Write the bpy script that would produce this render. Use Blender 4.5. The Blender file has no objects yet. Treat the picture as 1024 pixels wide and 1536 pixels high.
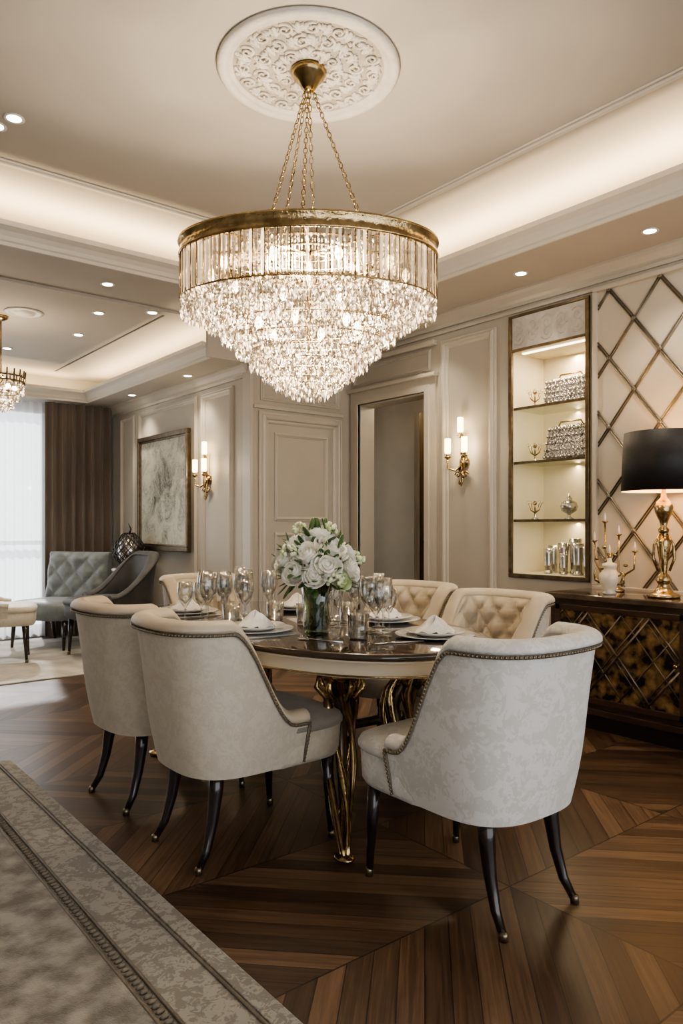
import bpy, bmesh, math, random
from mathutils import Vector, Matrix
random.seed(7)
pi=math.pi
S=bpy.context.scene

# ---------------------------------------------------------------- materials
def _mat(name):
    m=bpy.data.materials.new(name); m.use_nodes=True
    nt=m.node_tree; b=nt.nodes['Principled BSDF']; return m,nt,b
def pm(name,col,rough=.5,metal=0,col2=None,scale=8,detail=3,bump=0,bscale=None,emit=None,es=0,coat=0,trans=0,sheen=0,lo=.35,hi=.65,stretch=None):
    m,nt,b=_mat(name)
    b.inputs['Base Color'].default_value=(*col,1); b.inputs['Roughness'].default_value=rough; b.inputs['Metallic'].default_value=metal
    if coat: b.inputs['Coat Weight'].default_value=coat; b.inputs['Coat Roughness'].default_value=.05
    if trans: b.inputs['Transmission Weight'].default_value=trans
    if sheen: b.inputs['Sheen Weight'].default_value=sheen
    if emit: b.inputs['Emission Color'].default_value=(*emit,1); b.inputs['Emission Strength'].default_value=es
    tc=nt.nodes.new('ShaderNodeTexCoord'); src=tc.outputs['Object']
    if stretch:
        mp=nt.nodes.new('ShaderNodeMapping'); mp.inputs['Scale'].default_value=stretch; nt.links.new(src,mp.inputs[0]); src=mp.outputs[0]
    if col2 is not None:
        n=nt.nodes.new('ShaderNodeTexNoise'); n.inputs['Scale'].default_value=scale; n.inputs['Detail'].default_value=detail
        nt.links.new(src,n.inputs['Vector'])
        r=nt.nodes.new('ShaderNodeValToRGB'); r.color_ramp.elements[0].position=lo; r.color_ramp.elements[1].position=hi
        r.color_ramp.elements[0].color=(*col,1); r.color_ramp.elements[1].color=(*col2,1)
        nt.links.new(n.outputs['Fac'],r.inputs[0]); nt.links.new(r.outputs[0],b.inputs['Base Color'])
    if bump:
        n2=nt.nodes.new('ShaderNodeTexNoise'); n2.inputs['Scale'].default_value=bscale or scale*3; n2.inputs['Detail'].default_value=4
        nt.links.new(src,n2.inputs['Vector'])
        bp=nt.nodes.new('ShaderNodeBump'); bp.inputs['Strength'].default_value=bump; bp.inputs['Distance'].default_value=.01
        nt.links.new(n2.outputs['Fac'],bp.inputs['Height']); nt.links.new(bp.outputs[0],b.inputs['Normal'])
    return m
def glassmat(name,tint=(1,1,1),gl=.25,rough=.02):
    m=bpy.data.materials.new(name); m.use_nodes=True; nt=m.node_tree; nt.nodes.clear()
    o=nt.nodes.new('ShaderNodeOutputMaterial'); mx=nt.nodes.new('ShaderNodeMixShader')
    t=nt.nodes.new('ShaderNodeBsdfTransparent'); t.inputs[0].default_value=(*tint,1)
    g=nt.nodes.new('ShaderNodeBsdfGlossy'); g.inputs['Roughness'].default_value=rough
    lw=nt.nodes.new('ShaderNodeLayerWeight'); lw.inputs[0].default_value=gl
    mt=nt.nodes.new('ShaderNodeMath'); mt.operation='ADD'; mt.inputs[1].default_value=.06; mt.use_clamp=True
    nt.links.new(lw.outputs['Facing'],mt.inputs[0]); nt.links.new(mt.outputs[0],mx.inputs[0])
    nt.links.new(t.outputs[0],mx.inputs[1]); nt.links.new(g.outputs[0],mx.inputs[2]); nt.links.new(mx.outputs[0],o.inputs[0])
    return m
def emat(name,col,s):
    m=bpy.data.materials.new(name); m.use_nodes=True; nt=m.node_tree; nt.nodes.clear()
    o=nt.nodes.new('ShaderNodeOutputMaterial'); e=nt.nodes.new('ShaderNodeEmission')
    e.inputs[0].default_value=(*col,1); e.inputs[1].default_value=s; nt.links.new(e.outputs[0],o.inputs[0]); return m
def sparkle_crystalmat(name,base=.25,pk=7,em=.3,col=(1,.78,.53)):  # sparkle painted in: each crystal gets a random emission in place of glints
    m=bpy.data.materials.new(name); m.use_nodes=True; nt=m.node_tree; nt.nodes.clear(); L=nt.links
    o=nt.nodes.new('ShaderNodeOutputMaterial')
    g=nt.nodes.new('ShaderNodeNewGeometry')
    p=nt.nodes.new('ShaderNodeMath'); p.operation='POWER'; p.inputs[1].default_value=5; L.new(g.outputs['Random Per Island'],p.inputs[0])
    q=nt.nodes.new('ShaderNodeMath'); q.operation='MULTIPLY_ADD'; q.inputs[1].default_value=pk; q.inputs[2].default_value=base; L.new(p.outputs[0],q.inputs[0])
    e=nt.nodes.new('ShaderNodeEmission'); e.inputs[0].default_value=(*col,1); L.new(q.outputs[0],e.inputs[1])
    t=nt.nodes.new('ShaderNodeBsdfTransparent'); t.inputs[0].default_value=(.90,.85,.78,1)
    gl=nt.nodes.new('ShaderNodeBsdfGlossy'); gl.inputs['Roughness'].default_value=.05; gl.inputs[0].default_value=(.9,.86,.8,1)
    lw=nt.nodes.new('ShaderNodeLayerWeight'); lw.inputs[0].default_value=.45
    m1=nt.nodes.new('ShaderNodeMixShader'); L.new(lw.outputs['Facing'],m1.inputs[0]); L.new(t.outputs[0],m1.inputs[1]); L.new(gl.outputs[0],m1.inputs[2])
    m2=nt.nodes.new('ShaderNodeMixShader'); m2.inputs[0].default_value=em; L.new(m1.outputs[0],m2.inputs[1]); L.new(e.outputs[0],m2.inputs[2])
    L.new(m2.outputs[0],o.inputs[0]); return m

def damask(name,c1,c2,scale=7,lo=.84,hi=.98,rough=.6):
    m,nt,b=_mat(name); L=nt.links
    tc=nt.nodes.new('ShaderNodeTexCoord')
    n=nt.nodes.new('ShaderNodeTexNoise'); n.inputs['Scale'].default_value=scale; n.inputs['Detail'].default_value=2; n.inputs['Distortion'].default_value=2.2
    v=nt.nodes.new('ShaderNodeTexNoise'); v.inputs['Scale'].default_value=scale*3; v.inputs['Detail'].default_value=2;v.inputs['Distortion'].default_value=3
    L.new(tc.outputs['Object'],n.inputs['Vector']); L.new(tc.outputs['Object'],v.inputs['Vector'])
    a=nt.nodes.new('ShaderNodeMath'); a.operation='MULTIPLY_ADD'; a.inputs[1].default_value=.8
    L.new(v.outputs['Fac'],a.inputs[0]); L.new(n.outputs['Fac'],a.inputs[2])
    r=nt.nodes.new('ShaderNodeValToRGB'); r.color_ramp.elements[0].position=lo; r.color_ramp.elements[1].position=hi
    r.color_ramp.elements[0].color=(*c1,1); r.color_ramp.elements[1].color=(*c2,1)
    L.new(a.outputs[0],r.inputs[0]); L.new(r.outputs[0],b.inputs['Base Color'])
    w=nt.nodes.new('ShaderNodeTexNoise'); w.inputs['Scale'].default_value=350; L.new(tc.outputs['Object'],w.inputs['Vector'])
    bp=nt.nodes.new('ShaderNodeBump'); bp.inputs['Strength'].default_value=.25; bp.inputs['Distance'].default_value=.004
    L.new(w.outputs['Fac'],bp.inputs['Height']); L.new(bp.outputs[0],b.inputs['Normal'])
    b.inputs['Roughness'].default_value=rough; b.inputs['Sheen Weight'].default_value=.2
    return m

def floormat():
    m,nt,b=_mat('walnut_chevron_parquet'); L=nt.links
    def M(op,a,bb=None,c=None):
        n=nt.nodes.new('ShaderNodeMath'); n.operation=op
        for i,x in enumerate((a,bb,c)):
            if x is None: continue
            if hasattr(x,'links') or hasattr(x,'is_output'): L.new(x,n.inputs[i])
            else: n.inputs[i].default_value=x
        return n.outputs[0]
    g=nt.nodes.new('ShaderNodeNewGeometry'); sp=nt.nodes.new('ShaderNodeSeparateXYZ'); L.new(g.outputs['Position'],sp.inputs[0])
    X,Y=sp.outputs[0],sp.outputs[1]
    pw=.10
    by=M('DIVIDE',M('SUBTRACT',Y,1.57),.66); bx=M('DIVIDE',M('SUBTRACT',X,1.97),1.0)
    fy=M('FLOOR',by); fx=M('FLOOR',bx)
    par=M('MODULO',M('ABSOLUTE',M('ADD',fy,fx)),2)
    sg=M('SUBTRACT',M('MULTIPLY',par,2),1)
    v=M('ADD',X,M('MULTIPLY',Y,sg)); al=M('SUBTRACT',X,M('MULTIPLY',Y,sg))
    vp=M('DIVIDE',v,pw); idx=M('FLOOR',vp); fr=M('FRACT',vp)
    cx=nt.nodes.new('ShaderNodeCombineXYZ'); L.new(idx,cx.inputs[0]); L.new(M('ADD',fy,M('MULTIPLY',fx,17)),cx.inputs[1])
    wn=nt.nodes.new('ShaderNodeTexWhiteNoise'); wn.noise_dimensions='2D'; L.new(cx.outputs[0],wn.inputs['Vector'])
    gx=nt.nodes.new('ShaderNodeCombineXYZ'); L.new(M('MULTIPLY',al,1.8),gx.inputs[0]); L.new(M('MULTIPLY',v,44),gx.inputs[1]); L.new(M('MULTIPLY',wn.outputs['Value'],50),gx.inputs[2])
    gn=nt.nodes.new('ShaderNodeTexNoise'); gn.inputs['Scale'].default_value=1.3; gn.inputs['Detail'].default_value=6; gn.inputs['Distortion'].default_value=.6; L.new(gx.outputs[0],gn.inputs['Vector'])
    f=M('ADD',M('MULTIPLY',wn.outputs['Value'],.46),M('MULTIPLY',gn.outputs['Fac'],.80))
    r=nt.nodes.new('ShaderNodeValToRGB'); e=r.color_ramp.elements
    e[0].position=.28; e[0].color=(.026,.0145,.009,1); e[1].position=.96; e[1].color=(.185,.112,.064,1)
    k=e.new(.62); k.color=(.082,.045,.025,1)
    L.new(f,r.inputs[0])
    s1=M('LESS_THAN',fr,.045); s2=M('MAXIMUM',M('LESS_THAN',M('FRACT',by),.009),M('LESS_THAN',M('FRACT',bx),.006)); seam=M('MAXIMUM',s1,s2)
    mx=nt.nodes.new('ShaderNodeMix'); mx.data_type='RGBA'; L.new(M('MULTIPLY',seam,.85),mx.inputs[0]); L.new(r.outputs[0],mx.inputs[6]); mx.inputs[7].default_value=(.006,.003,.002,1)
    L.new(mx.outputs[2],b.inputs['Base Color'])
    L.new(M('ADD',M('MULTIPLY',gn.outputs['Fac'],.25),.22),b.inputs['Roughness'])
    bp=nt.nodes.new('ShaderNodeBump'); bp.inputs['Strength'].default_value=.2; bp.inputs['Distance'].default_value=.002
    L.new(M('SUBTRACT',gn.outputs['Fac'],seam),bp.inputs['Height']); L.new(bp.outputs[0],b.inputs['Normal'])
    return m

WALL=pm('wall_greige_paint',(.43,.395,.335),.5,col2=(.455,.42,.355),scale=3,bump=.03,bscale=60)
TRIM=pm('trim_greige_satin',(.50,.46,.39),.35,col2=(.52,.48,.405),scale=3)
CEIL=pm('ceiling_plaster',(.46,.425,.375),.8,col2=(.49,.45,.395),scale=2)
CROWN=pm('crown_plaster',(.63,.59,.52),.6,col2=(.65,.61,.535),scale=3)
RELIEF=pm('relief_plaster',(.50,.47,.42),.65,col2=(.60,.57,.51),scale=16,detail=8,bump=.4,bscale=30,lo=.40,hi=.60)
FLOOR=floormat()
BRASS=pm('aged_brass',(.46,.34,.17),.22,1,col2=(.25,.18,.09),scale=25)
GOLD=pm('polished_gold',(.60,.46,.25),.16,1,col2=(.28,.20,.10),scale=14,bump=.4,bscale=40)
BRONZE=pm('dark_bronze',(.13,.10,.065),.35,.9,col2=(.19,.15,.10),scale=20)
ANTQ=pm('bronze_lattice_metal',(.19,.165,.125),.35,.7,col2=(.28,.245,.19),scale=20)
CRYS=sparkle_crystalmat('crystal_painted_sparkle',.18,10,.34)
RODC=sparkle_crystalmat('crystal_rod_painted_sparkle',.30,4,.25)
GLASS=glassmat('clear_glass',(.97,.98,.98),.38)
PANE=glassmat('cabinet_glass',(.97,.98,.97),.08)
VASEG=glassmat('green_tint_glass',(.70,.78,.66),.35)
SHELFG=glassmat('shelf_glass',(.8,.86,.8),.3)
EBONY=pm('ebony_lacquer',(.012,.008,.007),.22,col2=(.02,.012,.01),scale=20,coat=.4)
DARKW=pm('dark_walnut',(.030,.016,.010),.3,col2=(.05,.026,.015),scale=6,stretch=(8,1,8),coat=.2)
TTOP=pm('table_top_lacquer',(.035,.023,.016),.06,col2=(.06,.04,.028),scale=6,coat=.5)
CREAM=pm('cream_lacquer',(.66,.59,.46),.3,col2=(.70,.63,.50),scale=5)
FAB1=damask('damask_pearl',(.575,.56,.52),(.66,.65,.615),8,.85,.95)
FAB2=damask('velvet_oatmeal',(.49,.44,.355),(.54,.49,.40),9,.82,.98)
ROLL=pm('roll_champagne_leather',(.52,.44,.335),.45,col2=(.58,.50,.385),scale=12,bump=.08,bscale=180)
FAB3=pm('tufted_champagne',(.50,.42,.30),.42,col2=(.58,.49,.36),scale=12,sheen=.3,bump=.1,bscale=200)
SEATG=pm('seat_grey_velvet',(.24,.22,.19),.6,col2=(.31,.285,.25),scale=10,sheen=.3,bump=.1,bscale=200)
GREYV=pm('charcoal_velvet',(.035,.033,.031),.6,col2=(.055,.051,.048),scale=10,sheen=.1)
BLUEV=pm('blue_grey_velvet',(.14,.155,.155),.5,col2=(.21,.23,.23),scale=10,sheen=.3)
NAIL=pm('nailhead_metal',(.28,.23,.16),.3,.9,col2=(.18,.15,.10),scale=60)
PIPE=pm('piping_taupe',(.15,.13,.10),.6,col2=(.20,.17,.13),scale=60)
WHITE=pm('porcelain',(.80,.78,.74),.15,col2=(.84,.82,.78),scale=5,coat=.3)
NAPK=pm('linen_napkin',(.80,.77,.71),.8,col2=(.86,.83,.78),scale=30,bump=.3)
MATG=pm('placemat_silver',(.38,.37,.33),.45,col2=(.46,.45,.41),scale=90,bump=.3)
SILV=pm('silver',(.65,.63,.60),.2,.9,col2=(.5,.48,.45),scale=30)
PETAL=pm('white_petal',(.80,.77,.66),.6,col2=(.90,.89,.82),scale=18)
PETALG=pm('green_white_petal',(.50,.58,.28),.6,col2=(.78,.80,.60),scale=20)
LEAF=pm('leaf_green',(.04,.09,.025),.45,col2=(.10,.17,.05),scale=12)
STEM=pm('stem_green',(.05,.09,.03),.5,col2=(.07,.13,.04),scale=30)
BLACK=pm('black_shade',(.010,.009,.009),.55,col2=(.014,.012,.012),scale=60,bump=.1,bscale=300)
SHADEIN=pm('shade_gold_lining',(.7,.45,.15),.4,col2=(.75,.5,.2),scale=10,emit=(1,.55,.18),es=3)
DRAPE=pm('brown_drape',(.13,.10,.075),.7,col2=(.18,.14,.108),scale=12,sheen=.3,stretch=(1,1,.1))
RUG=pm('mottled_rug',(.15,.135,.11),.85,col2=(.38,.355,.31),scale=14,detail=11,bump=.5,bscale=200,lo=.36,hi=.66,sheen=.2)
RUGB=damask('rug_border_weave',(.21,.195,.165),(.33,.31,.27),11,.83,.93,.85)
RUGL=pm('pale_living_rug',(.34,.31,.26),.9,col2=(.50,.46,.40),scale=5,detail=8,bump=.4,bscale=150)
MOTT=pm('mottled_gold_glass',(.016,.009,.005),.18,.35,col2=(.33,.205,.085),scale=15,detail=12,bump=.5,bscale=20,lo=.42,hi=.68,coat=.4)
MARB=pm('dark_marble',(.045,.03,.022),.1,col2=(.12,.085,.06),scale=7,detail=8,coat=.4)
PANELC=pm('smoky_cream_panel',(.53,.485,.40),.32,col2=(.58,.53,.445),scale=4,bump=.05,bscale=60,coat=.2)
NICHE=pm('niche_cream',(.66,.60,.46),.5,col2=(.70,.64,.50),scale=3)
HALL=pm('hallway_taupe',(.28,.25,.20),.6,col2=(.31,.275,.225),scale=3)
HDOOR=pm('bronze_door',(.13,.10,.06),.35,.5,col2=(.18,.14,.09),scale=9,stretch=(4,4,.5))
SPARK=pm('studded_silver',(.10,.095,.09),.25,.85,col2=(.80,.77,.73),scale=90,detail=2,bump=1,bscale=120)
CANDLE=emat('candle_glow',(1,.70,.36),9)
DLE=emat('downlight_glow',(1,.88,.70),30)
BULB=emat('bulb_glow',(1,.76,.45),30)
WHT=pm('white_fitting',(.70,.67,.62),.4,col2=(.73,.70,.65),scale=10)
SLOT=pm('slot_dark',(.08,.07,.06),.7,col2=(.1,.09,.08),scale=20)

def sheer():
    m=bpy.data.materials.new('sheer_voile'); m.use_nodes=True; nt=m.node_tree; nt.nodes.clear(); L=nt.links
    o=nt.nodes.new('ShaderNodeOutputMaterial')
    t=nt.nodes.new('ShaderNodeBsdfTransparent'); t.inputs[0].default_value=(.95,.96,1,1)
    d=nt.nodes.new('ShaderNodeBsdfDiffuse'); d.inputs[0].default_value=(.85,.87,.9,1)
    tr=nt.nodes.new('ShaderNodeBsdfTranslucent'); tr.inputs[0].default_value=(.90,.92,.95,1)
    a=nt.nodes.new('ShaderNodeMixShader'); a.inputs[0].default_value=.7; L.new(d.outputs[0],a.inputs[1]); L.new(tr.outputs[0],a.inputs[2])
    b=nt.nodes.new('ShaderNodeMixShader'); b.inputs[0].default_value=.6; L.new(t.outputs[0],b.inputs[1]); L.new(a.outputs[0],b.inputs[2])
    L.new(b.outputs[0],o.inputs[0]); return m
SHEER=sheer()
def paintmat():
    m,nt,b=_mat('abstract_canvas'); L=nt.links
    tc=nt.nodes.new('ShaderNodeTexCoord')
    n=nt.nodes.new('ShaderNodeTexNoise'); n.inputs['Scale'].default_value=4.5; n.inputs['Detail'].default_value=14; n.inputs['Roughness'].default_value=.72; n.inputs['Distortion'].default_value=1.0; L.new(tc.outputs['Object'],n.inputs['Vector'])
    gr=nt.nodes.new('ShaderNodeVectorMath'); gr.operation='LENGTH'; L.new(tc.outputs['Object'],gr.inputs[0])
    mr=nt.nodes.new('ShaderNodeMapRange'); mr.inputs[1].default_value=.20; mr.inputs[2].default_value=.36; mr.inputs[3].default_value=.11; mr.inputs[4].default_value=0; L.new(gr.outputs['Value'],mr.inputs[0])
    w=nt.nodes.new('ShaderNodeTexVoronoi'); w.feature='DISTANCE_TO_EDGE'; w.inputs['Scale'].default_value=11
    wn=nt.nodes.new('ShaderNodeVectorMath'); wn.operation='ADD'; L.new(tc.outputs['Object'],wn.inputs[0]); L.new(n.outputs['Color'],wn.inputs[1]); L.new(wn.outputs[0],w.inputs['Vector'])
    s2=nt.nodes.new('ShaderNodeMath'); s2.operation='MULTIPLY_ADD'; s2.inputs[1].default_value=.4; L.new(w.outputs['Distance'],s2.inputs[0]); L.new(n.outputs['Fac'],s2.inputs[2])
    a=nt.nodes.new('ShaderNodeMath'); a.operation='SUBTRACT'; L.new(s2.outputs[0],a.inputs[0]); L.new(mr.outputs[0],a.inputs[1])
    r=nt.nodes.new('ShaderNodeValToRGB'); e=r.color_ramp.elements
    e[0].position=.32; e[0].color=(.07,.062,.045,1); e[1].position=.62; e[1].color=(.56,.54,.44,1)
    k=e.new(.46); k.color=(.32,.305,.24,1)
    L.new(a.outputs[0],r.inputs[0]); L.new(r.outputs[0],b.inputs['Base Color']); b.inputs['Roughness'].default_value=.5
    return m
CANVAS=paintmat()

# ---------------------------------------------------------------- mesh builder
class MB:
    def __init__(s): s.v=[]; s.f=[]; s.m=[]; s.sm=[]; s.mats=[]
    def mi(s,mat):
        if mat not in s.mats: s.mats.append(mat)
        return s.mats.index(mat)
    def add(s,vs,fs,mat,smooth=True,M=None):
        o=len(s.v); i=s.mi(mat)
        if M is not None: vs=[M@Vector(v) for v in vs]
        s.v+= [tuple(v) for v in vs]
        for f in fs: s.f.append([a+o for a in f]); s.m.append(i); s.sm.append(smooth)
    def box(s,lo,hi,mat,bev=0,M=None):
        x0,y0,z0=lo; x1,y1,z1=hi
        if bev<=0:
            vs=[(x0,y0,z0),(x1,y0,z0),(x1,y1,z0),(x0,y1,z0),(x0,y0,z1),(x1,y0,z1),(x1,y1,z1),(x0,y1,z1)]
            s.add(vs,[(0,3,2,1),(4,5,6,7),(0,1,5,4),(1,2,6,5),(2,3,7,6),(3,0,4,7)],mat,False,M); return
        bm=bmesh.new(); bmesh.ops.create_cube(bm,size=1)
        for v in bm.verts: v.co=Vector(((x0+x1)/2+v.co.x*(x1-x0),(y0+y1)/2+v.co.y*(y1-y0),(z0+z1)/2+v.co.z*(z1-z0)))
        bmesh.ops.bevel(bm,geom=bm.edges[:],offset=bev,segments=2,affect='EDGES',profile=.5)
        bm.verts.index_update()
        s.add([v.co.copy() for v in bm.verts],[[v.index for v in f.verts] for f in bm.faces],mat,False,M); bm.free()
    def rings(s,rs,mat,smooth=True,cap=True,M=None,closed=True):
        n=len(rs[0]); vs=[p for r in rs for p in r]; fs=[]
        for i in range(len(rs)-1):
            for j in range(n if closed else n-1):
                k=(j+1)%n; fs.append((i*n+j,i*n+k,(i+1)*n+k,(i+1)*n+j))
        if cap and closed:
            fs.append(tuple(range(n))[::-1]); fs.append(tuple((len(rs)-1)*n+j for j in range(n)))
        s.add(vs,fs,mat,smooth,M)
    def lathe(s,prof,c,mat,n=24,sx=1,sy=1,M=None,cap=True,smooth=True):
        s.rings([[(c[0]+r*sx*math.cos(2*pi*j/n),c[1]+r*sy*math.sin(2*pi*j/n),c[2]+z) for j in range(n)] for r,z in prof],mat,smooth,cap,M)
    def tube(s,pts,rad,mat,n=8,M=None,cap=True,closed=False,sq=1):
        pts=[Vector(p) for p in pts]; N=len(pts)
        if not hasattr(rad,'__len__'): rad=[rad]*N
        rs=[]; up=None
        for i,p in enumerate(pts):
            if closed: t=(pts[(i+1)%N]-pts[i-1])
            else: t=(pts[min(i+1,N-1)]-pts[max(i-1,0)])
            if t.length<1e-9: t=Vector((0,0,1))
            t.normalize()
            if up is None:
                up=Vector((0,0,1)) if abs(t.z)<.9 else Vector((1,0,0))
            a=(up-t*up.dot(t)); 
            if a.length<1e-6: a=t.orthogonal()
            a.normalize(); b=t.cross(a); up=a
            rs.append([p+(a*math.cos(2*pi*j/n)+b*math.sin(2*pi*j/n)*sq)*rad[i] for j in range(n)])
        if closed: rs.append(rs[0])
        s.rings(rs,mat,True,cap and not closed,M)
    def ball(s,c,r,mat,n=12,m=8,M=None,smooth=True):
        if not hasattr(r,'__len__'): r=(r,r,r)
        rs=[]
        for i in range(m+1):
            a=-pi/2+pi*i/m; a=max(min(a,pi/2-.02),-pi/2+.02)
            rs.append([(c[0]+r[0]*math.cos(a)*math.cos(2*pi*j/n),c[1]+r[1]*math.cos(a)*math.sin(2*pi*j/n),c[2]+r[2]*math.sin(a)) for j in range(n)])
        s.rings(rs,mat,smooth,True,M)
    def bead(s,c,w,h,mat,rot=0,top=.3):
        x,y,z=c; vs=[(x,y,z)]+[(x+w*math.cos(rot+k*pi/2),y+w*math.sin(rot+k*pi/2),z-h*top) for k in range(4)]+[(x,y,z-h)]
        s.add(vs,[(0,1,2),(0,2,3),(0,3,4),(0,4,1),(5,2,1),(5,3,2),(5,4,3),(5,1,4)],mat,False)
    def sweep(s,prof,p0,p1,out,mat,smooth=False):
        p0=Vector(p0);p1=Vector(p1);out=Vector(out)
        r=[[p+out*a+Vector((0,0,b)) for a,b in prof] for p in (p0,p1)]
        s.rings(r,mat,smooth,True)
    def make(s,name,loc=(0,0,0),rz=0,sc=1,recalc=True):
        me=bpy.data.meshes.new(name)
        me.from_pydata(s.v,[],s.f); 
        for m in s.mats: me.materials.append(m)
        me.polygons.foreach_set('material_index',s.m); me.polygons.foreach_set('use_smooth',s.sm)
        if recalc:
            bm=bmesh.new(); bm.from_mesh(me); bmesh.ops.recalc_face_normals(bm,faces=bm.faces[:]); bm.to_mesh(me); bm.free()
        me.update(); s.me=me
        return inst(me,name,loc,rz,sc)
def inst(me,name,loc,rz=0,sc=1):
    o=bpy.data.objects.new(name,me); S.collection.objects.link(o); o.location=loc; o.rotation_euler=(0,0,rz); o.scale=(sc,sc,sc) if not hasattr(sc,'__len__') else sc
    return o
def sell(a,b,n,N,cx=0,cy=0):
    out=[]
    for j in range(N):
        t=2*pi*j/N; c,s_=math.cos(t),math.sin(t)
        out.append((cx+a*math.copysign(abs(c)**(2/n),c),cy+b*math.copysign(abs(s_)**(2/n),s_)))
    return out
def sst(a,b,x):
    t=max(0,min(1,(x-a)/(b-a))); return t*t*(3-2*t)

# ---------------------------------------------------------------- room shell
XR=4.3; YB=5.25; XL=3.25; YF=8.4; ZS=2.88; ZC=3.2; ZL=2.86; ZLS=2.56
b=MB(); b.box((-3,-3,-.1),(6.2,8.9,0),FLOOR); b.make('floor')
b=MB()
for (y0,y1,z0,z1) in [(-3,2.78,0,3.25),(2.78,3.41,0,.85),(2.78,3.41,2.47,3.25),(3.41,4.27,0,3.25),(4.27,5.12,2.3,3.25),(5.12,5.4,0,3.25)]:
    b.box((XR,y0,z0),(XR+.15,y1,z1),WALL)
b.make('wall_right')
b=MB(); b.box((XL,YB,0),(XR+.0,YB+.15,3.25),WALL); b.make('wall_back')
b=MB(); b.box((XL,YB+.15,0),(XL+.15,YF+.15,3.0),WALL); b.make('wall_living_right')
b=MB()
b.box((2.55,YF,0),(XL,YF+.15,3),WALL); b.box((-3,YF,0),(-.3,YF+.15,3),WALL); b.box((-.3,YF,2.5),(2.55,YF+.15,3),WALL); b.box((-.3,YF,0),(2.55,YF+.15,.08),WALL)
b.make('wall_far')
b=MB(); b.box((-3.1,-3,0),(-3,YF+.15,3.25),WALL); b.make('wall_left')
b=MB()
for x in (-.3,.65,1.6,2.5): b.box((x,YF+.03,.08),(x+.05,YF+.09,2.5),WHT,.005)
for z in (.08,1.0,2.45): b.box((-.3,YF+.03,z),(2.55,YF+.09,z+.05),WHT,.005)
b.box((-.25,YF+.055,.1),(2.52,YF+.06,2.48),PANE)
b.make('window_1')
b=MB(); b.box((-3,-3,ZC),(XR+.15,YB+.05,ZC+.05),CEIL)
b.box((3.69,-3,ZS),(XR,YB,ZS+.04),CEIL); b.box((-3,4.7,ZS),(3.69,5.30,ZS+.04),CEIL)
b.box((-3,5.22,ZS+.04),(XR,5.30,ZC),CEIL)
b.make('ceiling')
b=MB(); b.box((-3,5.30,ZL),(XL,YF,ZL+.05),CEIL)
b.box((2.89,5.30,ZLS),(XL,YF,ZLS+.04),CEIL); b.box((-3,8.1,ZLS),(2.89,YF,ZLS+.04),CEIL)
b.box((2.84,5.27,ZLS),(XL,5.30,ZS),CEIL)
b.box((2.515,5.4,ZL-.004),(2.53,8.05,ZL+.001),SLOT)
b.make('ceiling_living')
cp=[(0,0),(.012,0),(.012,.02),(.022,.028),(.03,.05),(.05,.075),(.075,.09),(.085,.095),(.085,.125),(.06,.125),(.04,.10),(0,.08)]
b=MB(); b.sweep(cp,(3.69,-3,ZS),(3.69,4.7,ZS),(-1,0,0),CROWN); b.sweep(cp,(-3,4.7,ZS),(3.69,4.7,ZS),(0,-1,0),CROWN); b.make('trim_tray_crown')
b=MB(); b.sweep(cp,(2.89,5.3,ZLS),(2.89,8.1,ZLS),(-1,0,0),CROWN); b.sweep(cp,(-3,8.1,ZLS),(2.89,8.1,ZLS),(0,-1,0),CROWN); b.make('trim_living_crown')
wc=[(0,0),(.085,0),(.085,-.015),(.06,-.03),(.035,-.06),(.015,-.075),(.015,-.10),(0,-.10)]
b=MB(); b.sweep(wc,(XR,-3,ZS),(XR,YB,ZS),(-1,0,0),TRIM); b.sweep(wc,(XL,YB,ZS),(XR,YB,ZS),(0,-1,0),TRIM)
b.sweep(wc,(XL,YB+.05,ZLS),(XL,YF,ZLS),(-1,0,0),TRIM)
b.box((XR-.02,-3,2.735),(XR,YB,2.755),TRIM)
b.make('trim_wall_cornice')
b=MB(); 
for off,w,h in ((0,.03,.014),(.045,.012,.008)):
    b.box((3.21-off-w,-3,ZC-h),(3.21-off,4.33-off,ZC),CROWN,.003); b.box((-3,4.33-off-w,ZC-h),(3.21-off,4.33-off,ZC),CROWN,.003)
b.make('trim_ceiling_bead')
PR=[(0,0),(0,.45),(.10,.62),(.22,.55),(.32,.80),(.48,1.0),(.62,.86),(.72,.45),(.86,.40),(1,.15),(1,0)]
def frame(b,P,u0,u1,z0,z1,w,t,mat):
    rs=[]
    for (cu,cz,su,sz) in ((u0,z0,1,1),(u1,z0,-1,1),(u1,z1,-1,-1),(u0,z1,1,-1),(u0,z0,1,1)):
        rs.append([P(cu+su*a*w,cz+sz*a*w,d*t) for a,d in PR])
    b.rings(rs,mat,False,False)
def frameX(b,X,y0,y1,z0,z1,w=.05,t=.022,mat=TRIM,sgn=-1): frame(b,lambda u,z,d:(X+sgn*d,u,z),y0,y1,z0,z1,w,t,mat)
def frameY(b,Y,x0,x1,z0,z1,w=.05,t=.022,mat=TRIM): frame(b,lambda u,z,d:(u,Y-d,z),x0,x1,z0,z1,w,t,mat)
b=MB(); frameX(b,XR,3.545,4.10,.25,2.68,.075,.035); frameX(b,XR,-1,.7,.25,2.68,.07,.03); b.make('trim_panel_right')
b=MB(); frameY(b,YB,3.30,4.19,.2,2.17,.10,.04); frameY(b,YB,3.46,4.03,1.25,2.00,.035,.018); frameY(b,YB,3.46,4.03,.35,1.15,.035,.018)
frameY(b,YB,3.32,4.17,2.26,2.70,.05,.022); b.box((XL,YB-.02,2.19),(4.2,YB,2.22),TRIM,.004); b.make('trim_panel_back')
b=MB(); frameX(b,XL,5.56,6.14,.25,2.42,.065,.03); frameX(b,XL,6.22,7.55,.25,2.42,.055,.024); frameX(b,XL,7.65,8.05,.25,2.42,.055,.024)
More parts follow.
